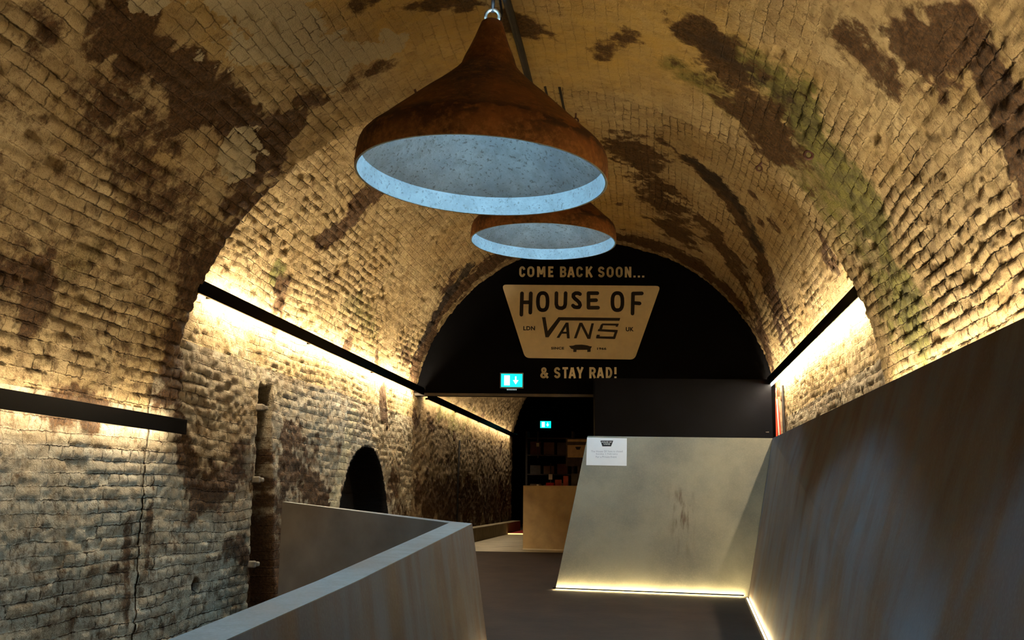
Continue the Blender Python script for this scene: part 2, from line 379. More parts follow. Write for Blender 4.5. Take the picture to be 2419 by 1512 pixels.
    disp = np.where(keep & (side == 'c'), disp-.65*sst((S.reshape(-1)-ye.reshape(-1)), 0, .02), disp) if opts.get('fold') else disp
    V = P+Nn*disp[:,None]
    n0, n1 = S.shape; ii = np.arange(n0*n1).reshape(n0, n1)
    F = np.stack([ii[:-1,:-1], ii[:-1,1:], ii[1:,1:], ii[1:,:-1]], -1).reshape(-1, 4)
    # drop rows fully past the end
    ok = ~(over[:-1,:-1] & over[:-1,1:] & over[1:,1:] & over[1:,:-1]).reshape(-1)
    if opts.get('fold') and side == 'c':
        past = (S-ye)[:-1,:-1].reshape(-1); ok = past < .05
    F = F[ok]
    me = bpy.data.meshes.new(name); me.vertices.add(len(V)); me.vertices.foreach_set('co', V.reshape(-1).astype(np.float32))
    me.loops.add(len(F)*4); me.loops.foreach_set('vertex_index', F.reshape(-1).astype(np.int32))
    me.polygons.add(len(F)); me.polygons.foreach_set('loop_start', (np.arange(len(F))*4).astype(np.int32))
    me.update(calc_edges=True); me.polygons.foreach_set('use_smooth', np.ones(len(F), bool))
    for nm, arr in (('wear_and_falloff', (joint, ch['brown'], ch['algae'], ch['soot'])), ('kind_mask', (hol, ch['chalk'], ch['ochre'], gran))):
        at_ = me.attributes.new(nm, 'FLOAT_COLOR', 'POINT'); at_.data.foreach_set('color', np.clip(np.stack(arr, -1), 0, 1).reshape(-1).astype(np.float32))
    ca = me.attributes.new('course', 'FLOAT_VECTOR', 'POINT'); ca.data.foreach_set('vector', np.stack([sw, tw, tw*0], -1).reshape(-1).astype(np.float32))
    return tag(link(name, me, M[matk]), kind='structure')

CX = -.816
def slot(P):       # pipe chase cut in the left wall
    y, z = P[:,1], P[:,2]; top = 1.0+.03*fbm(P, 9, 300, 2)
    wdt = .13+np.clip((1.0-z), 0, 2)*.085
    a = sst(y, 8.655, 8.685)*(1-sst(y, 8.67+wdt*2, 8.72+wdt*2))*(1-sst(z, top-.03, top+.02))
    return a, .22, a*.55
def niche(P):      # small black arch
    y, z = P[:,1]-12.25, P[:,2]; e = 1.17*np.sqrt(np.clip(1-((z+.75)/1.36)**2, 0, 1))
    a = (1-sst(np.abs(y), e-.03, e+.01))*(z < .62)*(np.abs(z) < 5)
    e2_ = 1.17*np.sqrt(np.clip(1-((z+.75)/1.385)**2, 0, 1))+.03
    return a, .45, 1.0*((np.abs(y) < e2_) & (z < .64))
def hole(y0, z0, r):
    def f(P):
        a = 1-sst(np.hypot(P[:,1]-y0, P[:,2]-z0), r*.6, r); return a, .06, a*.9
    return f
e1 = lambda x: 7.0+.25*(x+3.548)
e2 = lambda x: 14.70+.1408*(x+3.548)
e3 = lambda x: 25.4
s1 = dict(fold=True, plaster=.7, cuts=[hole(7.62, -.70, .07)])
for sd, nm in (('l', 'wall_left'), ('c', 'ceiling'), ('r', 'wall_right')):
    masonry(nm, sd, .603, -7., e1, .014, .016, -.83, s1, fine0=3.7)
s2 = dict(cuts=[slot, niche, hole(7.62, -.70, .07)])
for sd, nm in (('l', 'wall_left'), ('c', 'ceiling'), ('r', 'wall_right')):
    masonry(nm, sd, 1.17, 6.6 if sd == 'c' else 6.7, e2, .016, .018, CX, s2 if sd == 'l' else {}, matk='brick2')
for sd, nm in (('l', 'wall_left'), ('c', 'ceiling'), ('r', 'wall_right')):
    masonry(nm, sd, 1.17, 14.6, e3, .04, .03, CX, dict(gran=.9), matk='brick2')

# ---------------------------------------------------------------- floor
def fz(y): return min(-.82, -1.49+.043*y)
mb = MB()
mb.hexa([(-3.7,-7.2,fz(-7.2)),(2.1,-7.2,fz(-7.2)),(2.1,15.6,-.82),(-3.7,15.6,-.82),(-3.7,-7.2,-2.4),(2.1,-7.2,-2.4),(2.1,15.6,-2.4),(-3.7,15.6,-2.4)])
FLOOR = mb.build('floor', M['floor']); tag(FLOOR, kind='structure')
tag(MB().box((-5.5, 15.6, -1.2), (3.5, 32, -.82)).build('floor', M['floor_pale']), kind='structure')
tag(MB().box((-3.9, -7.4, -2.4), (2.3, -7.1, 4)).build('wall_back', M['navy_board']), kind='structure')

# dark room past the far arch
for lo, hi, nm in (((-6, 25.4, -.9), (-5.8, 32, 4.5), 'wall_left'), ((3.4, 25.4, -.9), (3.6, 32, 4.5), 'wall_right'),
                   ((-6, 31.8, -.9), (3.6, 32, 4.5), 'wall_back'), ((-6, 25.4, 4.4), (3.6, 32, 4.6), 'ceiling')):
    tag(MB().box(lo, hi).build(nm, M['room_black']), kind='structure')
mb = MB()   # wall around the far arch mouth
arc = [(CX-R-.02, -.82)]+[(CX-(R+.02)*math.cos(a), 1.17+(R+.02)*math.sin(a)) for a in np.linspace(0, math.pi, 33)]+[(CX+R+.02, -.82)]
for (xa, za), (xb, zb) in zip(arc, arc[1:]):
    if abs(xa-xb) < 1e-6: continue
    mb.hexa([(xa, 25.38, za), (xb, 25.38, zb), (xb, 25.38, 4.5), (xa, 25.38, 4.5), (xa, 25.6, za), (xb, 25.6, zb), (xb, 25.6, 4.5), (xa, 25.6, 4.5)])
mb.box((-6, 25.38, -.9), (CX-R-.02, 25.6, 4.5)); mb.box((CX+R+.02, 25.38, -.9), (3.6, 25.6, 4.5))
tag(mb.build('wall_far', M['room_black']), kind='structure')

# ---------------------------------------------------------------- black end wall, facing the entrance
EW = Vector((math.cos(AZ), math.sin(AZ), 0)); EN = Vector((math.sin(AZ), -math.cos(AZ), 0))    # right / towards camera
def ew(px, py, off=0., D=15.): return at(px, py, D)+EN*off
O0 = at(978, 930, 15.); O0.z = 0
def wpt(x, z, off=0): # by tunnel x
    u = (x-O0.x)/EW.x; p = O0+EW*u+EN*off; p.z = z; return p
zl = 1.52
arcp = [wpt(CX-(R+.1)*math.cos(a), 1.17+(R+.1)*math.sin(a), -.02) for a in np.linspace(math.asin((zl-1.17)/(R+.1)), math.pi-.02, 48)]
pts = arcp+[wpt(CX+R+.1, -.9, -.02), wpt(-.80, -.9, -.02), wpt(-.80, zl, -.02)]
mb = MB(); mb.poly(pts, -EN, .22)
tag(mb.build('wall_end', M['black_paint']), kind='structure')
tag(MB().poly([wpt(-3.56, zl-.01, .0), wpt(-.80, zl-.01, .0), wpt(-.80, zl+.03, .0), wpt(-3.56, zl+.03, .0)], -EN, .02).build('trim_1', plain('worn_timber_edge', (.05, .038, .026), .6)), kind='structure')

t = thing('boxed_enclosure', 'blue-black boarded enclosure in front of the black end wall, lower right', 'partition', (0, 15, -.85))
q = [ew(1405, 895, 0, 14.7), ew(1822, 905, 0, 14.7)]
a, b = q; za = 1.765
A = Vector((a.x, a.y, -.86)); B = Vector((b.x, b.y, -.86)); A2 = Vector((a.x, a.y, za)); B2 = Vector((b.x, b.y, za))
bk = -EN*.27
MB().hexa([A, B, B2, A2, A+bk, B+bk, B2+bk, A2+bk]).build('panel', M['navy_board'], t, .004)
MB().tube([B2+EN*.008+Vector((-.17,-.0,-.78)), B2+EN*.008+Vector((-.06,0,-.78))], .008, 6).build('handle', M['grey_iron'], t)

# ---- lettering and badge painted on the wall
def stroke(mb, pts, wd, f, th=.003, rnd=True):
    for (a, b) in zip(pts, pts[1:]):
        a = Vector(a); b = Vector(b); d = (b-a).normalized(); n = Vector((-d.y, d.x))*wd/2
        mb.poly([f(*(a+n)), f(*(b+n)), f(*(b-n)), f(*(a-n))], EN, th)
    if rnd:
        for p in pts: mb.poly([f(p[0]+wd/2*math.cos(k*math.pi/6), p[1]+wd/2*math.sin(k*math.pi/6)) for k in range(12)], EN, th)
def text_mesh(body, offset=0.0, shear=0.):
    cu = bpy.data.curves.new('t', 'FONT'); cu.body = body; cu.offset = offset; cu.shear = shear; cu.resolution_u = 4
    cu.space_character = 1.10
    o = bpy.data.objects.new('t', cu); COL.objects.link(o)
    dg = bpy.context.evaluated_depsgraph_get(); me = bpy.data.meshes.new_from_object(o.evaluated_get(dg))
    bpy.data.objects.remove(o); return me
def text_obj(name, body, rect, f, nrm, mat, parent, offset=.0, th=.003, bold=0):
    me = text_mesh(body, offset); xs = [v.co.x for v in me.vertices]; ys = [v.co.y for v in me.vertices]
    x0, x1, y0, y1 = min(xs), max(xs), min(ys), max(ys); l, tp, r, bt = rect
    bm = bmesh.new(); bm.from_mesh(me)
    if bold:
        n0 = len(me.vertices)
        bm.from_mesh(me); bm.verts.ensure_lookup_table()
        for q_ in range(n0): bm.verts[q_].co.x -= bold; bm.verts[q_ + n0].co.x += bold
        x0 -= bold; x1 += bold
    for v in bm.verts: v.co = f(l+(v.co.x-x0)/(x1-x0)*(r-l), bt-(v.co.y-y0)/(y1-y0)*(bt-tp))
    ext = bmesh.ops.extrude_face_region(bm, geom=bm.faces[:])
    for e in ext['geom']:
        if isinstance(e, bmesh.types.BMVert): e.co += Vector(nrm)*th
    mb = MB(); mb.bm.free(); mb.bm = bm
    return mb.build(name, mat, parent)
Z = 2126/450.
cp = lambda off: (lambda x, y: ew(1150+x/Z, 600+y/Z, off))       # crop pixels -> wall
t = thing('painted_wall_sign', 'cream lettering and tapered badge painted high on the black end wall', 'sign', tuple(ew(1373, 760, 0)))
def arc_(cx, cy, rx_, ry_, a0, a1, n=10): return [(cx+rx_*math.cos(math.radians(a0+(a1-a0)*q/n)), cy+ry_*math.sin(math.radians(a0+(a1-a0)*q/n))) for q in range(n+1)]
GL = {'C': [arc_(.5, .30, .36, .30, -5, -175, 8)+arc_(.5, .70, .36, .30, 175, 5, 8)], 'O': [arc_(.5, .32, .36, .32, -180, 0, 10)+arc_(.5, .68, .36, .32, 0, 180, 10)+[(.14, .32)]],
      'M': [[(.13, 1.12), (.13, -.12)], [(.20, -.05), (.5, .80)], [(.80, -.05), (.5, .80)], [(.87, 1.12), (.87, -.12)]],
      'E': [[(.16, 1.12), (.16, -.12)], [(.1, 0), (.98, 0)], [(.1, .5), (.85, .5)], [(.1, 1), (.98, 1)]],
      'B': [[(.16, 1.12), (.16, -.12)], [(.1, 0), (.55, 0)]+arc_(.55, .25, .28, .25, -90, 90, 8)+[(.1, .5)], [(.55, .5)]+arc_(.55, .75, .31, .25, -90, 90, 8)+[(.1, 1)]],
      'A': [[(.10, 1.12), (.46, -.08)], [(.90, 1.12), (.54, -.08)], [(.25, .76), (.75, .76)]], 'K': [[(.16, 1.12), (.16, -.12)], [(.2, .66), (.90, -.12)], [(.42, .42), (.93, 1.12)]],
      'S': [arc_(.5, .24, .34, .24, -8, -180, 8)+[(.17, .34), (.32, .46), (.68, .55), (.84, .66)]+arc_(.5, .76, .35, .24, 0, 172, 8)],
      'N': [[(.14, 1.12), (.14, -.12)], [(.18, -.02), (.82, 1.02)], [(.86, 1.12), (.86, -.12)]], 'T': [[(.5, 1.12), (.5, -.1)], [(.0, 0), (1.0, 0)]],
      'Y': [[(.5, 1.12), (.5, .55)], [(.10, -.12), (.5, .60)], [(.90, -.12), (.5, .60)]],
      'R': [[(.16, 1.12), (.16, -.12)], [(.1, 0), (.52, 0)]+arc_(.52, .27, .31, .27, -90, 90, 8)+[(.1, .54)], [(.55, .55), (.88, 1.12)]],
      'D': [[(.16, 1.12), (.16, -.12)], [(.1, 0), (.42, 0)]+arc_(.42, .5, .40, .5, -90, 90, 12)+[(.1, 1)]],
      '!': [[(.5, -.12), (.5, .66)], [(.5, .92), (.5, 1.12)]], '.': [[(.5, .90), (.5, 1.12)]],
      '&': [[(.98, 1.08), (.30, .36)]+arc_(.46, .20, .21, .19, 150, 380, 8)+[(.60, .38), (.24, .62), (.13, .80)]+arc_(.42, .78, .29, .22, 170, 20, 8)+[(.90, .52)]]}
def glyph_row(name, rows, top, bot, slope):
    for ch_, l_, r_ in rows:
        mb = MB(); wv = 31 if ch_ not in '!.' else 29; h_ = bot-top-26
        for st_ in GL[ch_]:
            pts_ = [(l_+wv*.3+u*(r_-l_-wv*.6), top+13+v*h_+slope*(l_-357)) for u, v in st_]
            stroke(mb, pts_, 24.5, f_, rnd=False)
            for q in pts_[1:-1]: mb.poly([f_(q[0]+12.1*math.cos(j*math.pi/6), q[1]+12.1*math.sin(j*math.pi/6)) for j in range(12)], EN, .003)
        mb.build(name, M['sign_cream'], t)
f_ = cp(0.)
glyph_row('lettering', [('C', 357, 436), ('O', 444, 540), ('M', 552, 664), ('E', 680, 754), ('B', 810, 895), ('A', 893, 988), ('C', 992, 1080), ('K', 1096, 1188), ('S', 1234, 1322),
          ('O', 1330, 1424), ('O', 1432, 1524), ('N', 1534, 1620), ('.', 1630, 1668), ('.', 1680, 1716), ('.', 1728, 1764)], 136, 258, .004)
glyph_row('lettering', [('&', 588, 694), ('S', 744, 828), ('T', 836, 916), ('A', 908, 1000), ('Y', 996, 1086), ('R', 1136, 1226), ('A', 1222, 1314), ('D', 1320, 1410), ('!', 1416, 1456)], 1262, 1388, .0)
def rounded(pts, r, n=5):
    out = []
    for i, p in enumerate(pts):
        p = Vector(p); a = (Vector(pts[i-1])-p).normalized(); b = (Vector(pts[(i+1) % len(pts)])-p).normalized()
        for k in range(n+1):
            s_ = k/n; q0 = p+a*r; q1 = p+b*r; out.append((q0*(1-s_)**2+p*2*s_*(1-s_)+q1*s_**2))
    return out
f = cp(0.)
badge = MB().poly([f(*p) for p in rounded([(168, 342), (1940, 356), (1650, 1178), (428, 1160)], 52)], EN, .004).build('badge', M['sign_cream'], t)
g = cp(.0045); W_ = 41
def oval(cx, cy, rx_, ry_, a0=0, a1=360, n=22, p=2.6):
    o = []
    for k in range(n+1):
        a = math.radians(a0+(a1-a0)*k/n); c, s = math.cos(a), math.sin(a)
        o.append((cx+rx_*math.copysign(abs(c)**(2/p), c), cy+ry_*math.copysign(abs(s)**(2/p), s)))
    return o
for strokes in ([((393,440),(386,678)), ((492,440),(486,655)), ((390,540),(490,540))], [oval(625, 532, 54, 96)],
                [((778,438),(776,560),(786,592),(810,604),(840,606),(866,592),(876,562),(880,438))],
                [((1040,448),(1022,438),(990,438),(968,452),(966,478),(984,500),(1010,520),(1034,545),(1042,572),(1030,594),(1004,596),(978,592),(962,576))],
                [((1135,440),(1135,600)), ((1135,438),(1234,438)), ((1135,518),(1220,516)), ((1135,600),(1242,600))],
                [oval(1458, 532, 56, 96)], [((1632,448),(1626,665)), ((1632,442),(1730,440)), ((1630,546),(1705,552))]):
    mb = MB()
    for st_ in strokes: stroke(mb, st_, W_, g)
    mb.build('upper_letter', M['sign_black'], badge)
def Pm(*polys):
    mb = MB()
    for p in polys: mb.poly([g(*q) for q in p], EN, .003)
    return mb
Pm([(616,706),(655,706),(680,860),(800,706),(1490,714),(1480,746),(822,742),(690,930),(655,930)]).build('large_letter', M['sign_black'], badge)
Pm([(778,936),(882,766),(912,766),(810,936)], [(880,766),(912,766),(926,942),(896,942)], [(842,868),(908,868),(908,890),(832,890)]).build('large_letter', M['sign_black'], badge)
Pm([(972,942),(1034,768),(1066,768),(1002,942)], [(1034,768),(1066,768),(1156,948),(1124,948)], [(1124,948),(1156,948),(1196,774),(1168,774)]).build('large_letter', M['sign_black'], badge)
Pm([(1290,776),(1474,778),(1462,812),(1436,812),(1440,800),(1300,796),(1284,846),(1252,846),(1272,790)],
   [(1244,838),(1462,848),(1458,876),(1238,862)], [(1430,862),(1460,864),(1432,948),(1404,944)], [(1222,920),(1410,922),(1426,950),(1220,942)], [(1228,902),(1262,902),(1256,930),(1220,930)]).build('large_letter', M['sign_black'], badge)
text_obj('side_word', 'LDN', (408, 806, 538, 852), g, EN, M['sign_black'], badge, .035)
text_obj('side_word', 'UK', (1552, 816, 1640, 864), g, EN, M['sign_black'], badge, .035)
text_obj('small_word', 'SINCE', (718, 1038, 862, 1066), g, EN, M['sign_black'], badge, .04)
text_obj('small_word', '1966', (1232, 1044, 1334, 1070), g, EN, M['sign_black'], badge, .04)
Pm([(918, 1026), (960, 1024), (990, 1014), (1060, 1012), (1120, 1020), (1150, 1030), (1174, 1032), (1160, 1058), (1130, 1070), (985, 1070), (940, 1056)],
   [(966, 1066), (1002, 1066), (1000, 1094), (966, 1094)], [(1122, 1066), (1160, 1060), (1158, 1092), (1122, 1094)]).build('skateboard_emblem', M['sign_black'], badge)

# ---------------------------------------------------------------- exit signs
def exit_sign(label, px, py, D, wpx, hpx, off):
    c = at(px, py, D)+EN*off; k = D/ray(px, py).length*0+hd(c)/FPX*1.0
    wd, h = wpx*k, hpx*k
    t = thing('exit_sign', label, 'exit sign', tuple(c))
    def bx(u0, u1, v0, v1, d0, d1):
        p = [c+EW*u+Vector((0,0,v)) for u, v in ((u0,v0),(u1,v0),(u1,v1),(u0,v1))]
        return [q+EN*d1 for q in p]+[q+EN*d0 for q in p]
    MB().hexa(bx(-wd/2, wd/2, -h/2, h/2, -.05, 0)).build('housing', M['exit_frame'], t, .004)
    g = MB().hexa(bx(-wd*.45, wd*.45, -h*.42, h*.42, 0, .006)).build('lit_panel', M['exit_green'], t)
    MB().hexa(bx(-wd*.32, -wd*.08, -h*.32, h*.32, .006, .009)).build('door_symbol', M['exit_white'], g)
    mb = MB(); mb.hexa(bx(wd*.14, wd*.20, -h*.1, h*.26, .006, .009))
    cc = c+EN*.006; mb.poly([cc+EW*wd*.05+Vector((0,0,h*.02)), cc+EW*wd*.29+Vector((0,0,h*.02)), cc+EW*wd*.17+Vector((0,0,-h*.26))], EN, .003)
    mb.build('arrow_symbol', M['exit_white'], g)
    return t, c, wd, h, bx
t, c, wd, h, bx = exit_sign('larger lit green exit sign on the black end wall below the lettering', 1209, 899, 14.95, 56, 37, .02)
mb = MB()
for i in range(7): mb.hexa(bx(-wd*.20+i*wd*.062, -wd*.20+i*wd*.062+.012, -h*.62, -h*.54, -.02, -.01))
mb.build('tick_marks', emit('pale_tick', (.6, .8, .8), .6), t)  # glowing tick marks standing in for tiny blurred lettering below the sign
MB().hexa(bx(-wd*.3, wd*.3, -h*.52, -h*.49, -.05, -.005)).build('lower_rim', M['exit_frame'], t)
t, c, wd, h, bx = exit_sign('small distant green exit sign in the dark room beyond the doorway', 1289, 1003, 29.9, 28, 19, 0.02)
for u in (-.12, .12): MB().tube([c+EW*u-EN*.03+Vector((0,0,h/2-.02)), Vector(((c+EW*u-EN*.03).x, (c+EW*u-EN*.03).y, 4.41))], .006, 6).build('rod', M['black_metal'], t)

# ---------------------------------------------------------------- wall channel lights
def channel(label, side, z, y0, y1, cx, spring, tubes, face=.11, gap=.12, tube_dz=0., mat='tube'):
    dz = z-spring; xr = R if dz <= 0 else math.sqrt(R*R-dz*dz)
    xw = cx+side*xr; s = -side                                    # s: direction into the room
    t = thing('channel_light', label, 'wall light', (xw, y0, z), 'long black channel lights on the tunnel walls')
    x0, x1 = xw+s*gap, xw+s*(gap+.02)
    mb = MB(); mb.box((min(x0, x1), y0, z-face/2), (max(x0, x1), y1, z+face/2)); mb.build('cover', M['black_metal'], t, .002)
    y = y0+.4
    while y < y1:
        MB().box((min(xw-.03*s, x0), y, z-.015), (max(xw-.03*s, x0), y+.03, z+.015)).build('bracket', M['black_metal'], t); y += 2.4
    for a, b in tubes:
        MB().tube([(xw+s*gap*.74, a, z+tube_dz), (xw+s*gap*.74, b, z+tube_dz)], .016, 8).build('fluorescent_tube', M[mat], t)
    return t
def run(a, b, L=1.18, g=.10):
    o = []; y = a
    while y+.3 < b: o.append((y, min(y+L, b))); y += L+g
    return o
channel('black channel light low on the nearest left brick wall', -1, .497, -4.5, 7.02, -.83, .603, run(-4.3, 6.9), mat='tube_low')
channel('long black channel light along the left wall under the second vault', -1, 1.565, 7.0, 14.62, CX, 1.17, run(7.28, 14.5, 1.18, .06))
channel('distant black channel light on the left wall past the doorway', -1, 1.53, 14.95, 25.2, CX, 1.17, run(15.2, 24.9, 1.18, .12), mat='tube_far')
channel('black channel light on the right wall under the second vault', 1, 1.75, 8.1, 15.3, CX, 1.17, run(8.4, 15.3), .125, .10, -.055)
channel('black channel light hidden behind the tall right side panel', 1, .76, -4.0, 8.2, -.83, .603, run(-3.9, 8.1), .10)

# ---------------------------------------------------------------- side panels along the ramp
def rz(y): return -1.49+.043*y
# tall right-hand panel
t = thing('metal_screen', 'tall dark patinated metal side screen leaning outward along the right of the ramp', 'screen', (1.0, 5, rz(5)))
nr, fr = -2.0, 11.4
def bx_(y): return .988-.030*(11.13-y)
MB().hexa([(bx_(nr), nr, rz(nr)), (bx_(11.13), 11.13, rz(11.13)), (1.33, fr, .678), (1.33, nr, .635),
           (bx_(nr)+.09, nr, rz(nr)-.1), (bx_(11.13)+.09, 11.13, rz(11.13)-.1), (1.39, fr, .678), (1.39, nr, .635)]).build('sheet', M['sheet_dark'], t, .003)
MB().box((1.335, -1.9, -1.7), (1.385, 11.3, .6)).build('backing_frame', M['black_metal'], t)
t = thing('base_light_strip', 'warm light strip along the foot of the tall right side panel', 'light strip', (.9, 9, rz(9)), 'warm light strips at panel feet')
def strip(t, p0, p1, away=None):
    p0 = Vector(p0); p1 = Vector(p1); d = (p1 - p0).normalized(); n = Vector((-d.y, d.x, 0)).normalized(); z = Vector((0, 0, 1))
    if n.dot(away) < 0: n = -n
    def bar(mb, o0, o1, z0, z1): return mb.hexa([p0+n*o0+z*z0, p1+n*o0+z*z0, p1+n*o1+z*z0, p0+n*o1+z*z0, p0+n*o0+z*z1, p1+n*o0+z*z1, p1+n*o1+z*z1, p0+n*o1+z*z1])
    bar(MB(), -.005, .005, 0, .006).build('emitter', M['strip'], t)
    bar(MB(), .010, .014, 0, .013).build('cover_lip', M['black_metal'], t)
strip(t, (bx_(-1)-.020, -1, rz(-1)+.001), (bx_(11.0)-.020, 11.0, rz(11.0)+.001), Vector((-1, 0, 0)))
# far cross panel
BL, BR, TR = Vector((-1.09, 11.407, -1.0)), Vector((.988, 11.13, -1.011)), Vector((1.33, 11.4, .678))
pn = (BR-BL).cross(TR-BL).normalized()
def onp(px, py, off=0.): w_ = ray(px, py); p = w_*(BL.dot(pn)/w_.dot(pn)); return p-(pn if pn.y > 0 else -pn)*off
TL = onp(1388, 1030); pb = pn if pn.y > 0 else -pn; pf = -pb
TR2 = onp(1825, 1035)
t = thing('metal_screen', 'grey beige metal screen leaning back across the ramp, with paper notice', 'screen', tuple((BL + BR) / 2))
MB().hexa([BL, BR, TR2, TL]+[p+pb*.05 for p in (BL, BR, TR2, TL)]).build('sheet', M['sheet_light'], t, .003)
# rust-brown drips down the middle of the sheet
pd = onp(1608, 1200); sheet = t.children[0]
k = N('grey_beige_sheet_with_drips'); tc = k.n('ShaderNodeTexCoord'); sx = k.n('ShaderNodeSeparateXYZ'); k.l(tc.outputs['Object'], sx.inputs[0])
b_ = k.noise(1.6, 6, rough=.6); st_ = k.noise(16, 4, (1, 1, .05), .6)
base = k.mix(k.ramp(b_, .35, .65), (.155, .155, .130), (.25, .24, .19))
base = k.mix(k.ramp(k.noise(70, 3), .45, .8, 0, .25), base, (.36, .34, .27))
wx = k.ramp(k.math('ABSOLUTE', k.math('SUBTRACT', sx.outputs[0], pd.x)), .05, .17, 1, 0)
wz = k.math('MULTIPLY', k.ramp(sx.outputs[2], pd.z-.62, pd.z-.1), k.ramp(sx.outputs[2], pd.z+.1, pd.z+.32, 1, 0))
base = k.mix(k.math('MULTIPLY', k.math('MULTIPLY', wx, wz), k.ramp(st_, .47, .62, 0, .85)), base, (.075, .042, .022))
k.col(base); k.p.inputs['Roughness'].default_value = .5
sheet.data.materials[0] = k.m
mb = MB()
t = thing('base_light_strip', 'warm light strip along the foot of the cross panel', 'light strip', tuple((BL+BR)/2), 'warm light strips at panel feet')
strip(t, BL+pf*.022+Vector((-.02, 0, .006)), BR+pf*.022+Vector((-.04, 0, .006)), Vector((0, -1, 0)))
# notice
pc = lambda x, y: onp(1380+x/16.8, 1020+y/16.8, .0015)
pc2 = lambda x, y: onp(1380+x/16.8, 1020+y/16.8, .0035)
t = thing('paper_notice', 'white printed paper notice stuck at the top left of the cross panel', 'notice', tuple(pc(900, 800)))
sh = MB().poly([pc(118, 225), pc(1700, 262), pc(1688, 1355), pc(88, 1325)], pf, .0015).build('sheet_of_paper', M['paper'], t)
lg = MB().poly([pc2(648, 352), pc2(1158, 352), pc2(1072, 582), pc2(728, 582)], pf, .0006).build('printed_logo', M['ink'], sh)
pc3 = lambda x, y: onp(1380+x/16.8, 1020+y/16.8, .0045)
text_obj('logo_words', 'HOUSE OF', (700, 385, 1100, 440), pc3, pf, M['paper'], sh, .01, .0004)
text_obj('logo_words', 'VANS', (770, 460, 1030, 520), pc3, pf, M['paper'], sh, .01, .0004)
text_obj('printed_line', 'The House Of Vans is closed', (280, 740, 1530, 815), pc2, pf, M['inkgrey'], sh, 0, .0006)
text_obj('printed_line', 'Sunday 1 February', (475, 850, 1335, 925), pc2, pf, M['inkgrey'], sh, 0, .0006)
text_obj('printed_line', 'For a Private Event', (470, 960, 1290, 1035), pc2, pf, M['inkgrey'], sh, 0, .0006)

# left parapets
t = thing('near_parapet', 'low dark metal clad parapet running from bottom left up the ramp', 'parapet', (-1.3, 5, rz(5)))
def pt(x, y, h): return Vector((x, y, rz(y)+h))
ap_r, ap_l = pt(-1.40, 7.82, .95), pt(-1.60, 8.02, .95)
nr_r, nr_l = pt(-1.20, .5, .95), pt(-1.36, .5, .95)
md_r, md_l = pt(-1.25, 4.2, .95), pt(-1.42, 4.2, .95)
def foot(p, dx): return Vector((p.x+dx, p.y, rz(p.y)))
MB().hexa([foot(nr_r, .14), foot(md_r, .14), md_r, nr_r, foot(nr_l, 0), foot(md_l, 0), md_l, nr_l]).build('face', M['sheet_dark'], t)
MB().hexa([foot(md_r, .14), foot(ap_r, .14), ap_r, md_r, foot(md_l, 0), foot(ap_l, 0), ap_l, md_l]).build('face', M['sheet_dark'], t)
z_ = Vector((0, 0, .004))
mb = MB()
for a_, b_, c_, d_ in ((nr_r, md_r, md_l, nr_l), (md_r, ap_r, ap_l, md_l)): mb.hexa([a_, b_, c_, d_, a_+z_, b_+z_, c_+z_, d_+z_])
mb.build('capping', M['sheet_top'], t)
t = thing('base_light_strip', 'warm light strip at the far foot of the near parapet', 'light strip', (-1.15, 7.6, rz(7.6)), 'warm light strips at panel feet')
strip(t, (-1.19, 6.9, rz(6.9)+.003), (-1.235, 7.8, rz(7.8)+.003), Vector((1, 0, 0)))
t = thing('cross_parapet', 'brown grey parapet crossing from the left brick wall to the near parapet tip', 'parapet', (-2.4, 8.4, rz(8.4)))
wl0, wl1 = Vector((-3.29, 8.70, -.055)), Vector((-3.29, 8.80, -.055)); ar0, ar1 = Vector((-1.62, 8.03, -.207)), Vector((-1.50, 8.05, -.207))
ft = lambda p: Vector((p.x, p.y, rz(p.y)))
MB().hexa([ft(wl0), ft(ar0), ar0, wl0, ft(wl1), ft(ar1), ar1, wl1]).build('face', plain('brown_grey_sheet', (.10, .082, .068), .6, 0, .25, 4), t)
MB().hexa([wl0, ar0, ar1, wl1, wl0+z_, ar0+z_, ar1+z_, wl1+z_]).build('capping', M['sheet_top'], t)

# ---------------------------------------------------------------- far floor things
t = thing('low_kerb', 'low pale kerb along the left wall past the doorway', 'kerb', (-3.4, 20, -.82))
MB().box((-3.50, 15.4, -.83), (-3.30, 25.3, -.56)).build('kerb_body', plain('pale_kerb', (.24, .19, .12), .8, 0, .25, 6, .003), t, .01)
t = thing('red_carpet', 'red carpet on the floor beside the counter, light along its front edge', 'carpet', (-2.6, 24, -.82))
MB().box((-3.28, 23.0, -.82), (-2.3, 26.3, -.80)).build('pile', M['red'], t)
MB().box((-3.28, 22.95, -.82), (-2.3, 22.99, -.795)).build('lit_edge', emit('warm_edge', (1, .6, .2), 1.6), t)
# counter
t = thing('counter', 'tan plywood counter standing just inside the dark doorway', 'counter', (-1.6, 16.3, -.82))
c0_, c1_ = Vector((-2.09, 16.33, -.82)), Vector((-.5, 15.95, -.82)); n_ = Vector((.23, .97, 0))*.55; up = Vector((0, 0, 1.0))
MB().hexa([c0_, c1_, c1_+up, c0_+up, c0_+n_, c1_+n_, c1_+n_+up, c0_+n_+up]).build('front', M['ply'], t, .006)
u2 = Vector((0, 0, .02))
MB().hexa([p+up+o for o in (Vector((0,0,0)), u2) for p in (c0_, c1_, c1_+n_, c0_+n_)]).build('worktop', M['ply'], t, .003)
f0, f1 = c0_-Vector((0, .02, 0)), c1_-Vector((0, .02, 0)); d_ = Vector((0, .015, 0)); h_ = Vector((0, 0, .02))
MB().hexa([f0, f1, f1+h_, f0+h_, f0+d_, f1+d_, f1+d_+h_, f0+d_+h_]).build('base_edge', M['pale_label'], t)
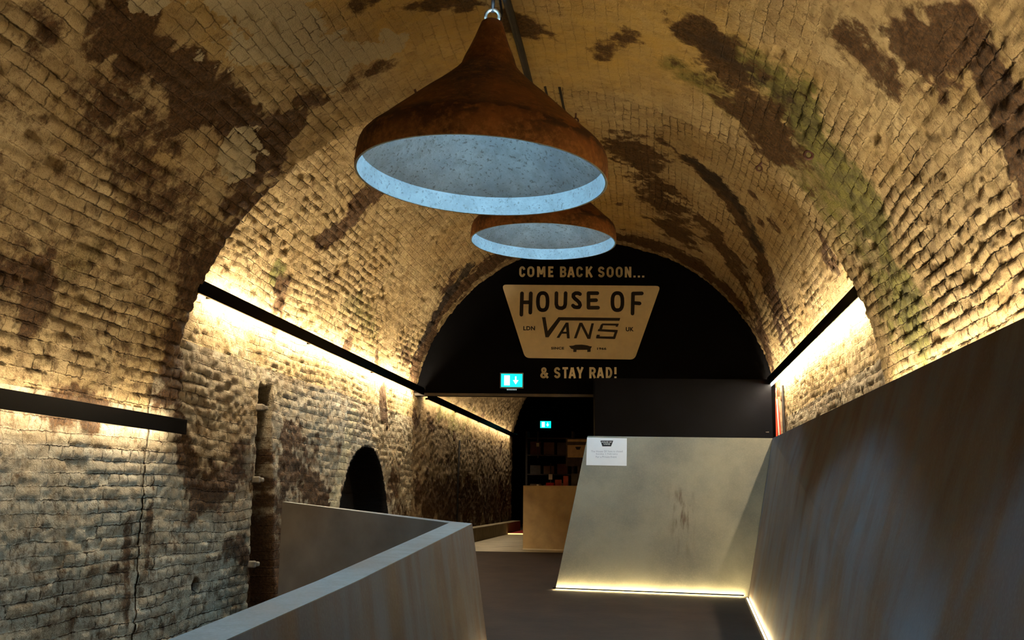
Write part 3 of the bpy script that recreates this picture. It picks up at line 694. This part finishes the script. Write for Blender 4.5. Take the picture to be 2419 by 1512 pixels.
# things on / behind the counter
def thing1(n, label, cat, mb, mat, group=None, bevel=0):
    return tag(mb.build(n, mat, None, bevel), label, cat, group)
def cbox(px, py, D, wm, hm, dm):
    c = at(px, py, D); return MB().box((c.x-wm/2, c.y, c.z-hm/2), (c.x+wm/2, c.y+dm, c.z+hm/2))
zc = -.82+1.02
for i, (x, y, wd, hh, mt, lb, ct) in enumerate((
      (-1.53, 16.45, .10, .10, 'red_goods', 'small dull red box on the counter nearest the cross panel', 'box'),
      (-1.40, 16.40, .08, .16, 'red_goods', 'taller dull red carton on the counter by the cross panel', 'box'),
      (-1.66, 16.40, .13, .05, 'red', 'flat bright red packet lying on the counter', 'packet'),
      (-1.25, 16.40, .12, .20, 'dark_goods', 'dark box at the right of the cartons on the counter', 'box'))):
    thing1('carton', lb, ct, MB().box((x-wd/2, y, zc), (x+wd/2, y+.12, zc+hh)), M[mt], None, .004)
thing1('scrap_of_tape', 'tiny pale scrap on the front edge of the counter top', 'scrap', MB().box((-1.87, 16.34, zc), (-1.84, 16.37, zc+.02)), M['pale_label'])
# shelving in the dark room
t = thing('shelf_unit', 'dark shelving with dim goods in the room beyond the counter', 'shelves', (-2.7, 26.6, -.82))
mb = MB()
for x in (-3.32, -2.1): mb.box((x, 26.4, -.82), (x+.05, 26.9, 1.75))
mb.build('upright', M['dark_goods'], t)
for z in (-.4, .1, .6, 1.1, 1.55): MB().box((-3.27, 26.4, z), (-2.1, 26.9, z+.03)).build('shelf', M['dark_goods'], t)
for px, py, wd, hh in ((1267, 1049, .075, .10), (1298, 1126, .10, .14)):
    c = at(px, py, 26.2); MB().box((c.x-wd/2, 26.37, c.z-hh/2), (c.x+wd/2, 26.38, c.z+hh/2)).build('price_label', M['pale_label'], t)
    MB().box((c.x-.015, 26.38, c.z-.35), (c.x+.015, 26.41, c.z+.35)).build('label_rail', M['dark_goods'], t)
cols = [plain('goods_a', (.10, .06, .035), .8), plain('goods_b', (.06, .05, .045), .8), plain('goods_c', (.13, .08, .05), .8), plain('goods_d', (.08, .03, .025), .8)]
nm_ = {0: ('brown', 'left'), 1: ('grey', 'middle'), 2: ('tan', 'right')}
lev = {.13: 'lowest', .63: 'middle', 1.13: 'upper'}
for z in (.13, .63, 1.13):
    for j in range(3):
        x = -3.2+j*.36
        thing1('storage_box', '%s dim box at the %s of the %s stocked shelf in the dark room' % (nm_[j][0], nm_[j][1], lev[z]), 'box',
               MB().box((x, 26.42, z), (x+.28, 26.8, z+random.uniform(.2, .36))), cols[(j+int(z*3)) % 4], 'boxes on the dark shelving', .005)
t = thing('display_board', 'tan display board with small dark emblem, left of the paper notice', 'board', tuple(at(1366, 1070, 24.5)))
c = at(1366, 1068, 24.5)
MB().box((c.x-.30, c.y, c.z-.34), (c.x+.34, c.y+.04, c.z+.34)).build('frame', M['dark_goods'], t, .005)
pnl = MB().box((c.x-.26, c.y-.01, c.z-.13), (c.x+.30, c.y, c.z+.17)).build('card', M['tan_card'], t)
MB().box((c.x-.26, c.y-.01, c.z+.25), (c.x+.30, c.y, c.z+.31)).build('top_rail', M['tan_card'], t)
MB().poly([(c.x-.07, c.y-.011, c.z+.13), (c.x+.07, c.y-.011, c.z+.13), (c.x+.04, c.y-.011, c.z+.06), (c.x-.04, c.y-.011, c.z+.06)], (0, -1, 0), .002).build('emblem', M['ink'], pnl)
MB().box((c.x-.02, c.y+.01, -.82), (c.x+.04, c.y+.04, c.z-.34)).build('post', M['dark_goods'], t)

# ---------------------------------------------------------------- pendant lamps
OUT = [(.805, 0), (.808, .03), (.803, .11), (.798, .15), (.785, .185), (.76, .215), (.695, .272), (.63, .335), (.56, .40), (.49, .465),
       (.42, .53), (.35, .59), (.28, .655), (.225, .71), (.185, .76), (.165, .82), (.135, .89), (.108, .96), (.085, 1.03), (.07, 1.075), (.05, 1.09)]
LIP = [(.79, 0), (.788, .03), (.778, .125)]
INN = [(.778, .125), (.70, .20), (.63, .27), (.55, .345), (.47, .415), (.40, .475), (.33, .535), (.26, .60), (.20, .66), (.16, .72), (.12, .80), (.09, .88), (.07, .96), (.05, 1.04)]
def pendant(label, loc, hook_top, tilt, yaw):
    t = thing('pendant_lamp', label, 'lamp', loc, 'rusty bell pendant lamps under the vault'); t['local'] = 1
    MB().lathe(OUT).build('shade', M['rust'], t)
    MB().lathe(INN).build('lining', M['lining'], t)
    MB().lathe(LIP).build('inner_lip', M['lip'], t)
    MB().lathe([(.79, 0), (.805, 0), (.805, .004), (.79, .004)], closed=True).build('rim', M['lining'], t)
    mb = MB(); mb.lathe([(.0001, .745), (.06, .755), (.085, .78), (.09, .80), (.07, .84), (.03, .87), (.0001, .875)], 20); mb.build('bulb', M['bulb'], t)
    mb = MB(); mb.tube([(0, 0, .88), (0, 0, 1.09)], .02, 8); mb.build('lamp_holder', M['grey_iron'], t)
    Mx = Matrix.Translation((0, 0, 1.125)) @ Matrix.Rotation(math.pi/2, 4, 'X'); MB().torus(.045, .012, M=Mx).build('shackle', M['grey_iron'], t)
    mb = MB(); mb.tube([(.0,0,1.155),(-.005,0,hook_top)], .012, 8).tube([(.05,0,1.06),(.06,.01,1.16),(.03,.0,hook_top)], .008, 8); mb.build('hanger', M['cable'], t)
    mb = MB(); mb.lathe([(.0001, hook_top-.02), (.07, hook_top-.02), (.08, hook_top+.01), (.08, hook_top+.05)], 20); mb.build('ceiling_rose', M['iron'], t)
    t.rotation_euler = (0, 0, AZ); t.rotation_euler = (Matrix.Rotation(AZ, 4, 'Z') @ Matrix.Rotation(tilt, 4, 'Y')).to_euler()
    del t['local']; return t
L1 = at(1137, 411, 6.1); L1.z = 2.0
L2 = at(1283, 573, 10.7)
print('lamps', L1, L2)
pendant('nearest rusty bell pendant lamp with blue grey inside, larger in view', tuple(L1), 1.30, math.radians(3.0), 0)
pendant('further rusty bell pendant lamp partly behind the nearest one', tuple(L2), 1.26, math.radians(1.5), 0)
L3 = L1 + (L1 - L2)*(4.6/4.8); L3.z = 2.0
pendant('rusty bell pendant lamp hanging above the viewer, outside the photograph', tuple(L3), 1.30, 0, 0)

# ---------------------------------------------------------------- cables, rings, clips
def cable(n, label, cat, pts, r, mat, group=None): return thing1(n, label, cat, MB().tube(pts, r, 8), mat, group)
cable('ceiling_cable', 'thick dark cable along the crown of the nearest vault', 'cable', [(-.93, -2, 3.30), (-.92, 3, 3.31), (-.921, 6.2, 3.30), (-.925, 6.9, 3.31), (-.93, 7.62, 3.29)], .028, M['cable'])
cable('ceiling_cable', 'left of two thin cables on the second vault crown behind the lamp', 'cable', [(-.95, 7.6, 3.88), (-.955, 9.0, 3.86), (-.96, 13, 3.86)], .011, M['cable'], 'thin ceiling cables')
cable('ceiling_cable', 'right of two thin cables on the second vault crown behind the lamp', 'cable', [(-.815, 7.6, 3.87), (-.82, 9.0, 3.87), (-.825, 9.65, 3.87)], .013, M['cable'], 'thin ceiling cables')
def ring(label, p, Rr, r, rotz):
    t = thing('iron_ring', label, 'ring', tuple(p)); p = Vector(p)
    cen = Vector((-.83, p.y, .603)) if p.y < 8.0 else Vector((CX, p.y, 1.17))
    n = (cen-p).normalized(); q = p+n*.04
    MB().tube([p-n*.06, q], .009, 8).build('eye_bolt', M['iron'], t)
    Mx = Matrix.Translation(q+Vector((0, 0, -Rr))) @ Matrix.Rotation(rotz, 4, 'Z') @ Matrix.Rotation(math.pi/2, 4, 'X'); MB().torus(Rr, r, M=Mx).build('loop', M['iron'], t)
ring('iron ring on the right of the nearest vault among green algae', (1.177, 7.05, 2.50), .030, .011, .2)
ring('smaller iron ring hanging at the right edge of the nearest arch', (.93, 7.98, 2.72), .022, .007, .2)
ring('iron hook ring in the vault just left of the nearest lamp', (-1.8, 7.2, 3.15), .028, .008, .2)
ring('small reddish ring on the second vault crown right of the thin cables', (-.72, 9.7, 3.89), .026, .009, .2)
cable('wall_conduit', 'thin dark vertical conduit on the rough left wall past the doorway', 'conduit', [(-3.50, 18.0, -.56), (-3.50, 18.02, .35), (-3.49, 18.05, 1.03)], .018, M['cable'])
for (z, nm) in ((.79, 'topmost'), (.14, 'middle'), (-.60, 'lowest')):
    t = thing('pipe_clip', '%s whitewashed pipe clip on the left edge of the wall chase' % nm, 'clip', (-3.52, 8.66, z), 'clips down the wall chase')
    MB().box((-3.58, 8.62, z-.03), (-3.49, 8.68, z+.03)).build('plate', M['white_clip'], t, .012)
    MB().box((-3.53, 8.67, z-.02), (-3.48, 8.735, z+.02)).build('tongue', M['white_clip'], t, .012)
# right corner beside the boxed enclosure
pr = ew(1837, 980, 0, 15.05)
tag(MB().box((1.835, 15.0, -.8), (1.93, 15.2, 1.50)).build('wall_pier', plain('pale_brick_pier', (.42, .32, .22), .9, 0, .3, 14, .004)), kind='structure')
cable('corner_pipe', 'black vertical pipe in the right corner beside the red cables', 'pipe', [(1.87, 14.6, -.86), (1.87, 14.6, 1.62)], .02, M['cable'])
cable('red_cable', 'leftmost red cable hanging beside the boxed enclosure', 'cable', [(1.805, 14.93, -.3), (1.80, 14.93, .6), (1.81, 14.93, 1.3), (1.83, 14.95, 1.62)], .014, M['red_cable'], 'red cables in the right corner')
cable('red_cable', 'rightmost red cable, bowed, hanging beside the boxed enclosure', 'cable', [(1.83, 14.9, -.3), (1.855, 14.9, .7), (1.84, 14.9, 1.25), (1.815, 14.92, 1.58)], .011, M['red_cable'], 'red cables in the right corner')
cable('white_cable', 'pale cable between the two red cables in the right corner', 'cable', [(1.819, 14.86, -.3), (1.829, 14.85, .75), (1.816, 14.86, 1.45)], .008, M['white_cable'])
# bulb added to light the back room, out of sight behind the boxed enclosure
t = thing('added_bulb', 'added bare bulb lighting the back room, unseen behind the enclosure', 'lamp', (.6, 22.5, 2.3))
MB().tube([(.6, 22.5, 2.3), (.6, 22.5, 3.6)], .006, 6).build('flex', M['cable'], t)
mb = MB(); mb.lathe([(.0001, -.05), (.03, -.03), (.035, 0), (.02, .04), (.0001, .06)], 16)
for v in mb.bm.verts: v.co += Vector((.6, 22.5, 2.26))
mb.build('bulb', emit('added_warm_bulb', (1, .7, .4), 60), t)

# ---------------------------------------------------------------- put the ramp foot at the camera on z = 0
for o in COL.objects:
    if o.parent is None: o.location.z += EYE
